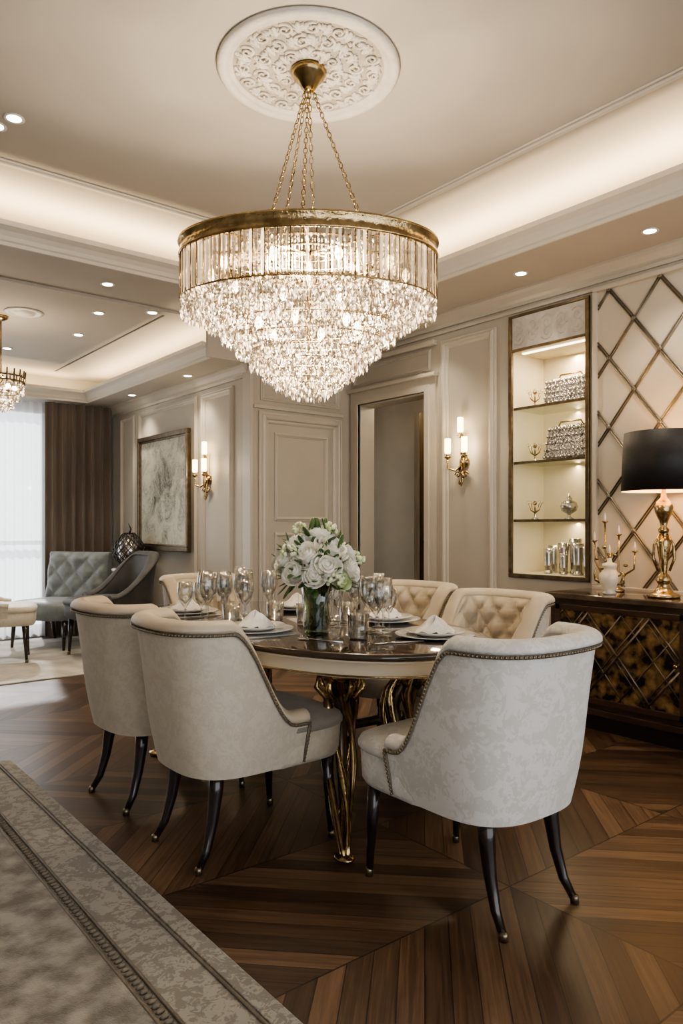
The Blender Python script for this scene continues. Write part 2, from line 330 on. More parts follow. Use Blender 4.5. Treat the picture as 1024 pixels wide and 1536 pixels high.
b.box((XL-.03,YB-.005,0),(XL,YB+.12,ZLS),TRIM,.005); b.make('trim_panel_living')
b=MB()
for t,w in ((.02,.11),(.035,.05)):
    b.box((XR-t,4.27-w,0),(XR,4.27,2.3+w),TRIM); b.box((XR-t,5.12,0),(XR,5.12+w,2.3+w),TRIM); b.box((XR-t,4.27,2.3),(XR,5.12,2.3+w),TRIM)
b.box((XR-.06,4.14,2.41),(XR,5.24,2.44),TRIM,.006); b.box((XR-.045,4.15,2.66),(XR,5.24,2.70),TRIM,.006)
frameX(b,XR,4.22,5.2,2.47,2.64,.03,.018)
b.box((XR-.004,4.271,0),(XR+.16,4.285,2.299),TRIM); b.box((XR-.004,5.105,0),(XR+.16,5.119,2.299),TRIM); b.box((XR-.004,4.285,2.285),(XR+.16,5.105,2.299),TRIM)
b.make('trim_door_casing')
b=MB(); b.box((5.5,3.9,0),(5.6,7.2,2.6),HALL); b.box((XR+.15,3.9,0),(5.5,4.0,2.6),HALL); b.box((XR+.15,7.1,0),(5.5,7.2,2.6),HALL)
b.box((XR+.15,5.9,0),(4.95,6.0,2.6),HALL); b.make('wall_hallway')
b=MB(); b.box((XR+.15,3.9,2.6),(5.6,7.2,2.65),CEIL); b.make('ceiling_hallway')
b=MB(); b.box((5.05,5.10,0.005),(5.49,5.14,2.25),HDOOR,.004); b.box((5.02,5.08,0),(5.05,5.16,2.3),HDOOR,.004); b.box((5.12,5.085,.2),(5.42,5.10,2.1),BRASS,.004); b.box((5.14,5.08,.22),(5.40,5.10,2.08),HDOOR,.003)
b.ball((5.09,5.06,1.05),.028,BRASS); b.tube([(5.09,5.10,1.05),(5.09,5.06,1.05)],.012,BRASS)
b.make('door_1')
def base(b,p0,p1,out): b.sweep([(0,0),(.022,0),(.022,.11),(.012,.13),(.012,.145),(0,.15)],p0,p1,out,TRIM)
b=MB(); base(b,(XR,-3,0),(XR,4.16,0),(-1,0,0)); b.make('baseboard_right')
b=MB(); base(b,(XL,YB,0),(XR,YB,0),(0,-1,0)); b.make('baseboard_back')
b=MB(); base(b,(XL,YB+.12,0),(XL,YF,0),(-1,0,0)); b.make('baseboard_living')

# ---------------------------------------------------------------- lattice wall panel
b=MB(); Y0,Y1,Z0,Z1=.75,2.70,.82,2.72
b.box((XR-.012,Y0,Z0),(XR,Y1,Z1),PANELC)
def clipseg(y,z,dy,dz):
    lo,hi=-9,9
    for p,d,a,c in ((y,dy,Y0,Y1),(z,dz,Z0,Z1)):
        t0,t1=(a-p)/d,(c-p)/d
        if t0>t1:t0,t1=t1,t0
        lo=max(lo,t0);hi=min(hi,t1)
    return lo,hi
sl=1.30; stepY=.34
for sg in (1,-1):
    for k in range(-14,16):
        for o in (-.009,.009):
            y=Y1+k*stepY+o-.08; z=Z1
            lo,hi=clipseg(y,z,1,sl*sg)
            if hi-lo>.01:
                b.tube([(XR-.018-.003*sg,y+lo,z+lo*sl*sg),(XR-.018-.003*sg,y+hi,z+hi*sl*sg)],.0052,ANTQ,6)
for i in range(0,14):
    for j in range(0,14):
        y=Y1-.08-i*stepY/2; z=Z1-j*stepY*sl/2
        if (i+j)%2==0 and y>Y0 and z>Z0: b.ball((XR-.024,y,z),(.007,.016,.016),ANTQ,8,6)
for (y0,y1,z0,z1) in ((Y0-.03,Y1+.03,Z1,Z1+.03),(Y0-.03,Y1+.03,Z0-.03,Z0),(Y0-.03,Y0,Z0,Z1),(Y1,Y1+.03,Z0,Z1)):
    b.box((XR-.04,y0,z0),(XR,y1,z1),TRIM,.005)
b.make('lattice_wall_panel')

# ---------------------------------------------------------------- display niche
ny0,ny1,nz0,nz1=2.795,3.395,.865,2.455
b=MB()
b.box((XR+.36,ny0-.01,nz0-.01),(XR+.38,ny1+.01,nz1+.01),NICHE)
b.box((XR+.002,ny0-.012,nz0-.012),(XR+.36,ny0,nz1+.012),NICHE); b.box((XR+.002,ny1,nz0-.012),(XR+.36,ny1+.012,nz1+.012),NICHE)
b.box((XR+.002,ny0,nz0-.012),(XR+.36,ny1,nz0),NICHE); b.box((XR+.002,ny0,nz1),(XR+.36,ny1,nz1+.012),NICHE)
for z in (1.25,1.665,2.055):
    b.box((XR+.02,ny0,z-.014),(XR+.35,ny1,z),SHELFG)
    b.box((XR+.003,ny0,z-.016),(XR+.02,ny1,z+.002),BRONZE)
for (y0,y1,z0,z1) in ((ny0-.03,ny1+.03,2.70,2.72),(ny0-.03,ny1+.03,nz0-.03,nz0),(ny0-.03,ny0,nz0,2.70),(ny1,ny1+.03,nz0,2.70),(ny0,ny1,nz1,nz1+.02)):
    b.box((XR-.02,y0,z0),(XR+.0,y1,z1),BRONZE,.004)
b.box((XR-.012,ny0,nz1+.02),(XR,ny1,2.70),RELIEF)
for k in range(5):
    yc_=ny0+.06+.12*k; zc_=2.585
    for h in (1,-1):
        pts=[]
        for i in range(20):
            t=i/19; r=.05*(1-t)**.8+.003; a=h*(.6+t*9)+(pi if k%2 else 0)
            pts.append((XR-.014,yc_+r*math.cos(a),zc_+h*.035+r*math.sin(a)))
        b.tube(pts,.004,RELIEF,6)
b.box((XR+.05,ny0+.04,nz1-.009),(XR+.07,ny1-.04,nz1-.001),emat('led_strip',(1,.82,.52),6))
b.make('display_cabinet')
def bag(name,loc,w,h,d,taper=.8):
    b=MB(); rs=[]
    for k in range(9):
        t=k/8; s_=1-(1-taper)*t; e=.85 if k in (0,8) else 1
        rs.append([(x,y,h*t) for x,y in sell(d/2*s_*e,w/2*s_*e,5,24)])
    b.rings(rs,SPARK)
    for i in range(11):
        for j in range(5):
            y=-w/2*.88+w*.88*i/10; z=h*(.10+.80*j/4); s_=1-(1-taper)*z/h
            b.ball((-d/2*s_,y*s_,z),.011,SILV,6,4)
    b.tube([(0,-w*.25,h),(0,-w*.2,h+.03),(0,w*.2,h+.03),(0,w*.25,h)],.006,BRASS)
    b.make(name,loc)
bag('sparkling_clutch_bag',(XR+.14,3.01,2.055),.40,.18,.12,.92)
bag('studded_handbag',(XR+.14,3.01,1.665),.40,.24,.14,.78)
b=MB(); b.lathe([(.03,0),(.034,.006),(.012,.02),(.012,.035),(.05,.06),(.062,.09),(.05,.12),(.02,.135),(.024,.145),(.01,.16),(.004,.185)],(0,0,0),SILV,20); b.make('silver_urn',(XR+.15,3.03,1.25)); inst(b.me,'silver_urn',(XR+.2,2.865,1.25),0,.8)
b=MB(); b.lathe([(.03,0),(.033,.01),(.026,.02),(.034,.16),(.036,.2),(.031,.2),(.028,.03)],(0,0,0),SILV,16); 
for i,(x,y,s_) in enumerate(((.1,2.85,1),(.12,2.94,1.1),(.2,3.00,.8),(.1,3.04,.75),(.2,3.11,1.1),(.12,3.18,.9),(.24,2.89,1.2),(.24,3.04,1.25),(.22,3.21,1.0))):
    inst(b.me,'silver_tumbler',(XR+x,y,nz0),0,s_) if i else b.make('silver_tumbler',(XR+x,y,nz0),0,s_)
def ornament(name,loc):
    b=MB(); b.lathe([(.025,0),(.028,.008),(.008,.02),(.006,.09)],(0,0,0),SILV,12)
    for k in range(5):
        a=k*2*pi/5; b.tube([(0,0,.05),(.03*math.cos(a),.03*math.sin(a),.07),(.05*math.cos(a),.05*math.sin(a),.12)],[.005,.004,.002],BRASS,6); b.ball((.05*math.cos(a),.05*math.sin(a),.125),.013,GLASS,8,6)
    b.ball((0,0,.12),.016,BRASS,8,6); return b.make(name,loc)
for z in (2.055,1.665,1.25): ornament('brass_twig_ornament',(XR+.14,3.31,z))

# ---------------------------------------------------------------- sideboard
b=MB(); sx0,sx1=3.83,4.27; sy0,sy1=1.0,2.75
b.box((sx0-.02,sy0-.02,.765),(sx1,sy1+.02,.80),MARB,.006)
b.box((sx0+.015,sy0,.13),(sx1,sy1,.765),DARKW,.004)
b.box((sx0-.005,sy0-.005,.10),(sx1,sy1+.005,.14),DARKW,.006)
b.box((sx0+.06,sy0+.06,0.0),(sx1-.04,sy1-.06,.10),EBONY)
nd=2; L_=(sy1-sy0-.06)/nd
for k in range(nd):
    a=sy1-.03-L_*(k+1)+.02; c=sy1-.03-L_*k-.02
    b.box((sx0+.002,a,.17),(sx0+.02,c,.735),DARKW,.003)
    b.box((sx0-.004,a+.035,.20),(sx0+.01,c-.035,.705),MOTT)
    for (y0,y1,z0,z1) in ((a,c,.70,.735),(a,c,.17,.205),(a,a+.035,.17,.735),(c-.035,c,.17,.735)):
        b.box((sx0-.012,y0,z0),(sx0+.01,y1,z1),DARKW,.004)
    Y0,Y1,Z0,Z1=a+.035,c-.035,.205,.70
    for sg in (1,-1):
        for q in range(-8,12):
            y=Y1+q*.38-.19; z=Z1; lo,hi=clipseg(y,z,1,sg*1.25)
            if hi-lo>.01:
                b.tube([(sx0-.009,y+lo,z+lo*sg*1.25),(sx0-.009,y+hi,z+hi*sg*1.25)],.007,BRONZE,6)
            for dd in (.035,.17):
                yo=y+dd; lo,hi=clipseg(yo,z,1,sg*1.25)
                if hi-lo>.01: b.tube([(sx0-.007,yo+lo,z+lo*sg*1.25),(sx0-.007,yo+hi,z+hi*sg*1.25)],.004,BRONZE,6)
    b.ball((sx0-.02,(a+.05 if k==0 else c-.05),.46),.014,BRASS,10,6)
b.box((sx0+.06,sy1-.004,.2),(sx1-.05,sy1+.004,.70),MOTT)
b.make('sideboard')

b=MB()
b.lathe([(.085,0),(.09,.012),(.08,.022),(.055,.03),(.04,.05),(.028,.07),(.035,.085),(.045,.10),(.03,.125),(.018,.14),(.02,.18),(.034,.27),(.040,.31),(.030,.34),(.016,.355),(.028,.37),(.03,.385),(.016,.40),(.024,.43),(.046,.48),(.052,.51),(.04,.54),(.016,.565),(.012,.60),(.012,.68)],(0,0,0),GOLD,24)
for k in range(4):
    a=k*pi/2+.4; b.tube([(.03*math.cos(a),.03*math.sin(a),.15),(.055*math.cos(a),.055*math.sin(a),.22),(.05*math.cos(a),.05*math.sin(a),.30),(.02*math.cos(a),.02*math.sin(a),.36)],[.007,.009,.008,.005],GOLD,8)
n=40
b.rings([[(r*math.cos(2*pi*j/n),r*math.sin(2*pi*j/n),z) for j in range(n)] for r,z in ((.225,.60),(.228,.60),(.212,.93),(.209,.93))],BLACK,True,False)
b.rings([[(r*math.cos(2*pi*j/n),r*math.sin(2*pi*j/n),z) for j in range(n)] for r,z in ((.209,.93),(.225,.60))],SHADEIN,True,False)
for k in range(3):
    a=k*2*pi/3; b.tube([(0,0,.68),(.21*math.cos(a),.21*math.sin(a),.90)],.003,BRASS,6)
b.ball((0,0,.72),.035,BULB,12,8)
b.make('table_lamp',(4.02,2.12,.80))
b=MB(); b.lathe([(.035,0),(.04,.01),(.03,.02),(.05,.05),(.062,.09),(.058,.12),(.035,.145),(.03,.155),(.042,.165),(.04,.18),(.015,.19),(.012,.21),(.004,.22)],(0,0,0),CREAM,24)
b.tube([(0,.055,.07),(0,.09,.08),(0,.10,.12),(0,.085,.15)],[.012,.01,.008,.007],GOLD,8); b.tube([(0,-.055,.11),(0,-.09,.13),(0,-.09,.07),(0,-.05,.06)],.007,GOLD,8)
b.ball((0,0,.225),.014,GOLD); b.make('cream_ceramic_jar',(3.96,2.42,.80))
b=MB(); b.lathe([(.05,0),(.055,.01),(.02,.03),(.01,.05)],(0,0,0),GOLD,20)
for k,(dy,h) in enumerate(((.14,.30),(.07,.42),(-.02,.34),(-.12,.24),(.04,.22))):
    pts=[(0,0,.03),(0.01,dy*.5,.05+.02*k),(.0,dy,h*.6),(0,dy*1.05,h)]
    b.tube(pts,[.008,.007,.006,.005],GOLD,8); b.lathe([(.006,0),(.02,.012),(.016,.016)],(0,dy*1.05,h),GOLD,12); b.lathe([(.007,0),(.007,.03),(.003,.045),(.001,.055)],(0,dy*1.05,h+.014),WHITE,10)
    for q in range(3):
        t=(q+1)/4; yy=dy*t; zz=h*t*.8
        b.ball((-.01,yy+.02,zz+.02),(.006,.018,.010),GOLD,8,6)
b.make('branch_candelabra',(4.16,2.50,.80))
b=MB(); b.lathe([(.04,0),(.045,.01),(.015,.03),(.02,.1),(.035,.16),(.02,.2),(.03,.24),(.012,.28),(.01,.34)],(0,0,0),GOLD,20); b.ball((0,0,.36),.03,GOLD); b.make('gold_figurine',(3.98,1.84,.80))

# ---------------------------------------------------------------- chairs
def chair_mesh(fab,inner,seat,roll=None,tuft=False,nails=True,hb=.88,sc=(.08,.47,1.25),low=.525):
    b=MB(); roll_m=roll or fab
    a=.272; bb=.26; yc=-.07; yf=.12
    pts=[]; ns=9
    for i in range(ns): t=i/ns; pts.append(((-a,yf+(yc-yf)*t),(-1,0)))
    na=60; e=2/2.9
    for i in range(na+1):
        th=pi+pi*i/na; c,s_=math.cos(th),math.sin(th)
        x=a*math.copysign(abs(c)**e,c); y=yc+bb*math.copysign(abs(s_)**e,s_)
        nn=Vector((math.copysign(abs(c)**(2-e),c)/a,math.copysign(abs(s_)**(2-e),s_)/bb)).normalized(); pts.append(((x,y),(nn.x,nn.y)))
    for i in range(1,ns+1): t=i/ns; pts.append(((a,yc+(yf-yc)*t),(1,0)))
    sl=[0]
    for i in range(1,len(pts)): sl.append(sl[-1]+math.hypot(pts[i][0][0]-pts[i-1][0][0],pts[i][0][1]-pts[i-1][0][1]))
    tot=sl[-1]
    T=.070; zb=.325
    def topz(q): return low+(hb-low)*sst(sc[0],sc[1],q)**sc[2]
    def place(i,o,z):
        (x,y),(nx,ny)=pts[i]; q=1-abs(2*sl[i]/tot-1)
        k=max(0,(z-zb)/(hb-zb)); l=.022*k**1.3*(.35+.65*q); tp=1-.09*(1-min(1,k*2.4))**2
        yy=yc+(y-yc)*tp
        return Vector((x*tp+nx*(l+o),yy+ny*(l+o)-.045*k**1.5*min(1,q*1.6),z))
    rs_out=[];rs_in=[];rs_roll=[]
    KO=10; KI=28 if tuft else 10
    for i in range(len(pts)):
        q=1-abs(2*sl[i]/tot-1); h=topz(q); rr=T/2; ho=h-rr
        o=[place(i,0,zb+(ho-zb)*k/KO) for k in range(KO+1)]
        fl=.012*sst(.25,.6,q)
        roll=[place(i,0,ho-.004)]
        for k in range(0,11):
            t=pi*k/10
            roll.append(place(i,-rr+(rr+.006)*math.cos(t)+fl*math.cos(t/2)**2,ho+rr*math.sin(t)))
        roll.append(place(i,-T,ho-.004))
        inn=[]
        for k in range(KI+1):
            z=ho-(ho-.44)*k/KI; ee=0
            if tuft:
                aa=(sl[i]-tot/2)/.075; cc=(z-.845)/.075
                f=min(abs(math.sin(pi*(aa+cc)/2)),abs(math.sin(pi*(aa-cc)/2)))
                ee=.050*f**.6*min(1,(k+.5)/3)*min(1,q*4)
            else: ee=.012*math.sin(pi*k/KI)
            inn.append(place(i,-T-ee,z))
        rs_out.append(o);rs_roll.append(roll);rs_in.append(inn)
    b.rings(rs_out,fab,True,False,closed=False); b.rings(rs_roll,roll_m,True,False,closed=False); b.rings(rs_in,inner,True,False,closed=False)
    for i in (0,len(pts)-1):
        loop=rs_out[i]+rs_roll[i][1:-1]+rs_in[i]
        b.add(loop,[tuple(range(len(loop)))],fab,False)
    if tuft:
        for ia in range(-9,10):
            for ic in range(0,6):
                if (ia+ic)%2: continue
                s0=tot/2+ia*.075; z=.845-ic*.075
                j=min(range(len(pts)),key=lambda t:abs(sl[t]-s0)); q=1-abs(2*sl[j]/tot-1)
                if z<topz(q)-.05 and z>.48: b.ball(place(j,-T-.006,z),.009,inner,8,6)
    def ring(ex,z):
        out=[]
        for j in range(56):
            t=2*pi*j/56; c,s_=math.cos(t),math.sin(t)
            if s_>=0: n=4.6; B=.335+ex-.07
            else: n=2.6; B=.265+ex*.5
            A=.260+ex
            if s_<0: A=(.260-.035*min(1,-s_*1.5))+ex*.3 
            x=A*math.copysign(abs(c)**(2/n),c); y=.07+B*math.copysign(abs(s_)**(2/n),s_)
            out.append((x,y,z))
        return out
    b.rings([ring(-.04,.318),ring(-.012,.322),ring(-.002,.34),ring(.003,.44)],fab)
    b.rings([ring(.003,.438),ring(.010,.448),ring(.010,.462),ring(.002,.480),ring(-.025,.492),ring(-.10,.503),ring(-.20,.506)],seat)
    if nails:
        line=[]
        for i in range(len(pts)):
            q=1-abs(2*sl[i]/tot-1); line.append(place(i,.006+.004*sst(.25,.6,q),topz(q)-T/2-.012))
        line=[place(0,.004,.335),place(0,.004,.45)]+line+[place(len(pts)-1,.004,.45),place(len(pts)-1,.004,.335)]
        b.tube(line,.0065,PIPE,6)
        step=.0135;acc=0
        for p,q2 in zip(line[:-1],line[1:]):
            Ls=(q2-p).length
            while acc<=Ls:
                c=p.lerp(q2,acc/Ls); cc=Vector((c.x,c.y,0)).normalized()*.005
                b.ball((c.x+cc.x,c.y+cc.y,c.z),.0052,NAIL,6,4); acc+=step
            acc-=Ls
    for sx in (-1,1):
        b.tube([(sx*.210,.245,.335),(sx*.213,.252,.2),(sx*.217,.262,.02)],[.026,.020,.0115],EBONY,10)
        b.lathe([(.013,0),(.014,.02),(.0115,.03)],(sx*.2175,.2635,0),NAIL,10)
        b.tube([(sx*.155,-.20,.345),(sx*.158,-.207,.26),(sx*.161,-.222,.16),(sx*.167,-.248,.07),(sx*.175,-.282,.012)],[.029,.026,.020,.016,.012],EBONY,10)
        b.lathe([(.014,0),(.014,.018),(.0115,.025)],(sx*.1755,-.284,0),NAIL,10)
    return b
c1=chair_mesh(FAB1,FAB1,FAB1,sc=(.06,.42,1.25))
c1.make('dining_chair',(1.875,1.66,0),0)
c2=chair_mesh(FAB2,FAB2,SEATG,roll=ROLL)
c2.make('dining_chair',(1.485,2.47,0),-pi/2)
inst(c2.me,'dining_chair',(1.49,3.15,0),-pi/2+.05)
c3=chair_mesh(FAB2,FAB3,SEATG,roll=FAB3,tuft=True,sc=(.10,.48,1.2))
c3.make('dining_chair',(2.66,2.36,0),pi/2)
inst(c3.me,'dining_chair',(2.76,3.06,0),pi/2+.05)
inst(c3.me,'dining_chair',(2.38,4.26,0),pi+.1)
cg=chair_mesh(GREYV,GREYV,GREYV,nails=False,sc=(-.02,.8,1.3)); cg.make('barrel_armchair',(2.60,6.72,.014),pi/2+.1,1.08)
ch=chair_mesh(FAB2,FAB2,FAB2,nails=False,sc=(-.02,.8,1.3)); ch.make('cream_armchair',(1.68,7.02,.014),-pi/2-.3,1.0)
b=MB()
def rr(sx,sy,z,cy,n=5): return [(x,y,z) for x,y in sell(sx,sy,n,40,0,cy)]
b.rings([rr(.34,.34,.28,.02),rr(.36,.36,.30,.02),rr(.36,.36,.42,.02),rr(.34,.34,.45,.02),rr(.2,.2,.46,.02)],BLUEV)
NX,NZ=40,28; front=[];back=[]
for i in range(NX+1):
    x=-.36+.72*i/NX; col=[];cb=[]
    for k in range(NZ+1):
        z=.40+.52*k/NZ
        f=min(abs(math.sin(pi*(x/.12+z/.12)/2)),abs(math.sin(pi*(x/.12-z/.12)/2)))
        edge=min(1,min(i,NX-i)/3,min(k,NZ-k)/3)
        y=-.24-.16*(z-.4)+edge**.5*(.035+.035*f**.6); col.append((x,y,z)); cb.append((x,-.24-.16*(z-.4)-.06-.02*edge**.5,z))
    front.append(col);back.append(cb)
b.rings(front,BLUEV,True,False,closed=False); b.rings(back,BLUEV,True,False,closed=False)
per=lambda g:[g[i][0] for i in range(NX)]+[g[NX][k] for k in range(NZ)]+[g[NX-i][NZ] for i in range(NX)]+[g[0][NZ-k] for k in range(NZ)]
b.rings([per(front),per(back)],BLUEV,True,False)
for sx in (-1,1):
    b.tube([(sx*.29,.30,.29),(sx*.30,.32,0)],[.025,.013],EBONY); b.tube([(sx*.29,-.24,.29),(sx*.31,-.33,0)],[.025,.013],EBONY)
b.make('tufted_lounge_chair',(2.42,7.60,.014),pi/2+.6)

# ---------------------------------------------------------------- dining table
TC=(1.98,2.85)
b=MB(); N=96
def el(a,c,z,n=2.35): return [(x,y,z) for x,y in sell(a,c,n,N)]
A,C=.55,1.06
b.rings([el(A-.02,C-.02,.730),el(A,C,.735),el(A+.004,C+.004,.745),el(A,C,.757),el(A-.012,C-.012,.760)],TTOP)
b.rings([el(A-.045,C-.045,.665),el(A-.035,C-.035,.668),el(A-.03,C-.03,.68),el(A-.03,C-.03,.718),el(A-.015,C-.015,.724),el(A-.012,C-.012,.732)],CREAM)
b.tube([(x,y,.675) for x,y in sell(A-.028,C-.028,2.35,N)],.0035,GOLD,6,closed=True)
for sx in (-1,1):
    for sy in (-1,1):
        bx,by=sx*.19,sy*.60
        for k in range(5):
            ph=k*2*pi/5
            pts=[];rad=[]
            for i in range(25):
                t=i/24; z=.67*(1-t)+.02*t
                ro=.066*math.sin(pi*min(1,t*1.02))**.6*(1-.55*t)+.012
                sweepo=.10*math.sin(pi*t*1.0)*-.6+.19*t**3
                if t<.25: sweepo+=.05*(1-t/.25)
                ang=ph+t*2.6
                pts.append((bx+sx*sweepo*.7+ro*math.cos(ang),by+sy*sweepo+ro*math.sin(ang),z))
                rad.append(.020*(1-.55*t)+.004*math.sin(t*18+k))
            b.tube(pts,rad,GOLD if k%2==0 else BRASS,8)
        pts=[(bx+sx*.01,by+sy*.02,.64),(bx-sx*.05,by-sy*.06,.45),(bx-sx*.03,by-sy*.03,.25),(bx+sx*.05,by+sy*.09,.06)]
        b.tube(pts,[.035,.03,.022,.012],BRONZE,10)
        b.ball((bx+sx*.133,by+sy*.19,.014),(.035,.045,.014),GOLD,12,8)
        b.ball((bx,by,.63),(.085,.095,.04),GOLD,14,8)
        for k in range(7):
            a=k*2*pi/7; b.tube([(bx,by,.58),(bx+.06*math.cos(a),by+.06*math.sin(a),.54),(bx+.095*math.cos(a),by+.095*math.sin(a),.58),(bx+.085*math.cos(a),by+.085*math.sin(a),.63)],[.012,.016,.011,.005],GOLD,8)
for sx in (-1,1): b.tube([(sx*.18,-.56,.4),(sx*.10,-.2,.28),(sx*.10,.2,.28),(sx*.18,.56,.4)],[.018,.022,.022,.018],BRONZE,10)
b.make('dining_table',(TC[0],TC[1],0))
ZT=.760
def setting(mat=True):
    b=MB()
    if mat: b.box((-.165,-.13,0),(.165,.13,.004),MATG,.0015)
    z=.004 if mat else 0
    b.lathe([(.10,z),(.11,z+.004),(.158,z+.012),(.160,z+.015),(.11,z+.008),(.001,z+.008)],(0,0,0),WHITE,48)
    b.lathe([(.07,z+.009),(.08,z+.012),(.122,z+.026),(.124,z+.029),(.08,z+.018),(.001,z+.017)],(0,0,0),WHITE,48)
    # softly crumpled napkin
    g=[]; RR=random.Random(9); ph=[RR.uniform(0,6) for _ in range(6)]
    for i in range(15):
        row=[]
        for j in range(32):
            t=2*pi*j/32; r=.072*(i/14)*(1+.22*math.sin(3*t+ph[0])+.12*math.sin(7*t+ph[1]))
            zz=z+.022+.052*(1-(i/14)**1.4)*(1+.3*math.sin(4*t+ph[2]+i*.4))+.008*math.sin(9*t+ph[3]+i*.7)*(i/14)
            row.append((r*math.cos(t)*1.15,r*math.sin(t),zz))
        g.append(row)
    b.rings(g,NAPK,True,False)
    return b
s1=setting(); s1.make('place_setting',(1.64,2.63,ZT),pi/2-.08)
inst(s1.me,'place_setting',(1.71,3.40,ZT),pi/2-.12)
s2=setting(False); s2.make('place_setting',(2.31,2.56,ZT),.6)
inst(s2.me,'place_setting',(2.13,2.07,ZT),1.2)
inst(s2.me,'place_setting',(2.27,3.22,ZT),1.9)
def wine(h,rb):
    b=MB(); st=h*.45
    pr=[(rb*.85,0),(rb*.85,.003),(.006,.008),(.004,.02),(.004,st-.01),(.012,st),(rb*.8,st+.03),(rb,st+.06),(rb*.95,h*.85),(rb*.82,h),(rb*.80,h),(rb*.92,h*.85),(rb*.96,st+.06),(rb*.75,st+.034),(.001,st+.006)]
    b.lathe(pr,(0,0,0),GLASS,20); return b
w1=wine(.235,.042); w2=wine(.19,.038)
b3=MB(); b3.lathe([(.03,0),(.031,.003),(.005,.008),(.004,.07),(.02,.09),(.026,.16),(.024,.235),(.022,.235),(.023,.16),(.016,.095),(.001,.08)],(0,0,0),GLASS,18)
b4=MB(); b4.lathe([(.036,0),(.038,.004),(.042,.10),(.040,.10),(.036,.012),(.001,.01)],(0,0,0),GLASS,20)
G1=[(1.97,2.20),(2.03,2.36),(2.08,2.50),(2.02,2.62),(2.12,2.72),(1.58,2.93),(1.70,3.00),(1.83,3.06),(1.66,3.10),(1.95,3.22),(1.92,2.96)]
G2=[(2.00,2.28),(2.11,2.32),(2.02,2.77),(1.60,3.03),(1.76,2.91),(1.78,3.15),(2.22,2.82),(1.52,3.03)]
G3=[(2.14,2.42),(2.00,2.53),(2.20,2.95),(1.74,3.07),(1.88,3.16),(1.99,3.06)]
G4=[(1.84,2.20),(1.92,2.66),(1.87,2.83),(1.67,2.88),(2.12,2.61)]
for meshb,G,nm in ((w1,G1,'wine_glass'),(w2,G2,'water_goblet'),(b3,G3,'champagne_flute'),(b4,G4,'glass_tumbler')):
    for i,(x,y) in enumerate(G):
        if i==0: meshb.make(nm,(x,y,ZT))
        else: inst(meshb.me,nm,(x,y,ZT),0,random.uniform(.94,1.04))
b=MB(); b.tube([(0,-.10,.003),(0,.0,.004),(0,.05,.005)],[.004,.003,.003],SILV,6,sq=.5); b.ball((0,.075,.004),(.011,.028,.0035),SILV,10,6)
b.make('silver_spoon',(1.70,2.26,ZT+.001),.4)
for p in ((1.90,2.03,1.2),(1.72,3.68,1.5)): inst(b.me,'silver_spoon',(p[0],p[1],ZT+.001),p[2])

# ---------------------------------------------------------------- flower vase
b=MB(); b.lathe([(.050,0),(.053,.004),(.056,.02),(.058,.12),(.070,.24),(.068,.24),(.054,.12),(.050,.02),(.001,.014)],(0,0,0),VASEG,32)
R=random.Random(3)
for k in range(26):
    a=R.uniform(0,2*pi); r=R.uniform(.0,.036); a2=a+R.uniform(2,4)
    b.tube([(r*math.cos(a2),r*math.sin(a2),.018),(r*.5*math.cos(a),r*.5*math.sin(a),.12),(.05*math.cos(a),.05*math.sin(a),.23),(.07*math.cos(a),.07*math.sin(a),.28)],.004,STEM,6)
for k in range(22):
    a=R.uniform(0,2*pi)
    M=Matrix.Translation((.026*math.cos(a),.026*math.sin(a),R.uniform(.06,.16)))@Matrix.Rotation(a,4,'Z')@Matrix.Rotation(R.uniform(-.4,.5),4,'Y')
    b.ball((0,0,.03),(.003,.016,.05),LEAF,8,6,M)
def rose(b,c,d,r,mat):
    d=Vector(d).normalized(); q=d.to_track_quat('Z','Y').to_matrix().to_4x4(); M0=Matrix.Translation(c)@q
    b.ball((0,0,-r*.15),(r*.80,r*.80,r*.62),mat,14,10,M0)
    # cupped overlapping petals around a tight bud
    for L,(n,rad,h0,h1,tilt) in enumerate(((3,.26,-.1,.72,-.05),(4,.42,-.15,.70,.04),(5,.60,-.25,.62,.14),(6,.78,-.35,.50,.24),(7,.92,-.45,.30,.34))):
        for k in range(n):
            a0=2*pi*k/n+L*.9+R.uniform(-.12,.12); wd=2*pi/n*.68
            g=[]
            for i in range(6):
                u=i/5; row=[]
                for j in range(7):
                    v=-1+2*j/6; th=a0+v*wd
                    prof=math.sin(pi*(.22+.40*u))  # cup bulge
                    rr_=r*(rad*(.55+.45*prof)+tilt*u**3+.05*(1-v*v)+.03*v)
                    z=r*(h0+(h1-h0)*u*(1-.28*v*v))-r*tilt*.35*max(0,u-.8)*5*.5
                    row.append((rr_*math.cos(th),rr_*math.sin(th),z))
                g.append(row)
            b.rings(g,mat,True,False,M0,closed=False)
fl=[(0,0,.395,.058),(.08,.03,.37,.052),(-.08,.04,.365,.052),(.0,-.09,.345,.060),(-.095,-.06,.325,.052),(.095,-.065,.325,.056),(.13,.035,.305,.046),(-.13,.035,.30,.050),(.02,.11,.365,.048),(-.05,-.13,.28,.052),(.065,-.13,.27,.048),(-.14,-.05,.26,.048),(.148,-.035,.255,.042),(.10,.10,.31,.048),(-.09,.12,.31,.048),(-.10,-.12,.245,.040),(.01,-.145,.23,.040)]
for i,(x,y,z,r) in enumerate(fl): rose(b,(x,y,z),(x,y,.35*(z-.18)+.04),r,PETALG if i in (8,6,13,16) else PETAL)
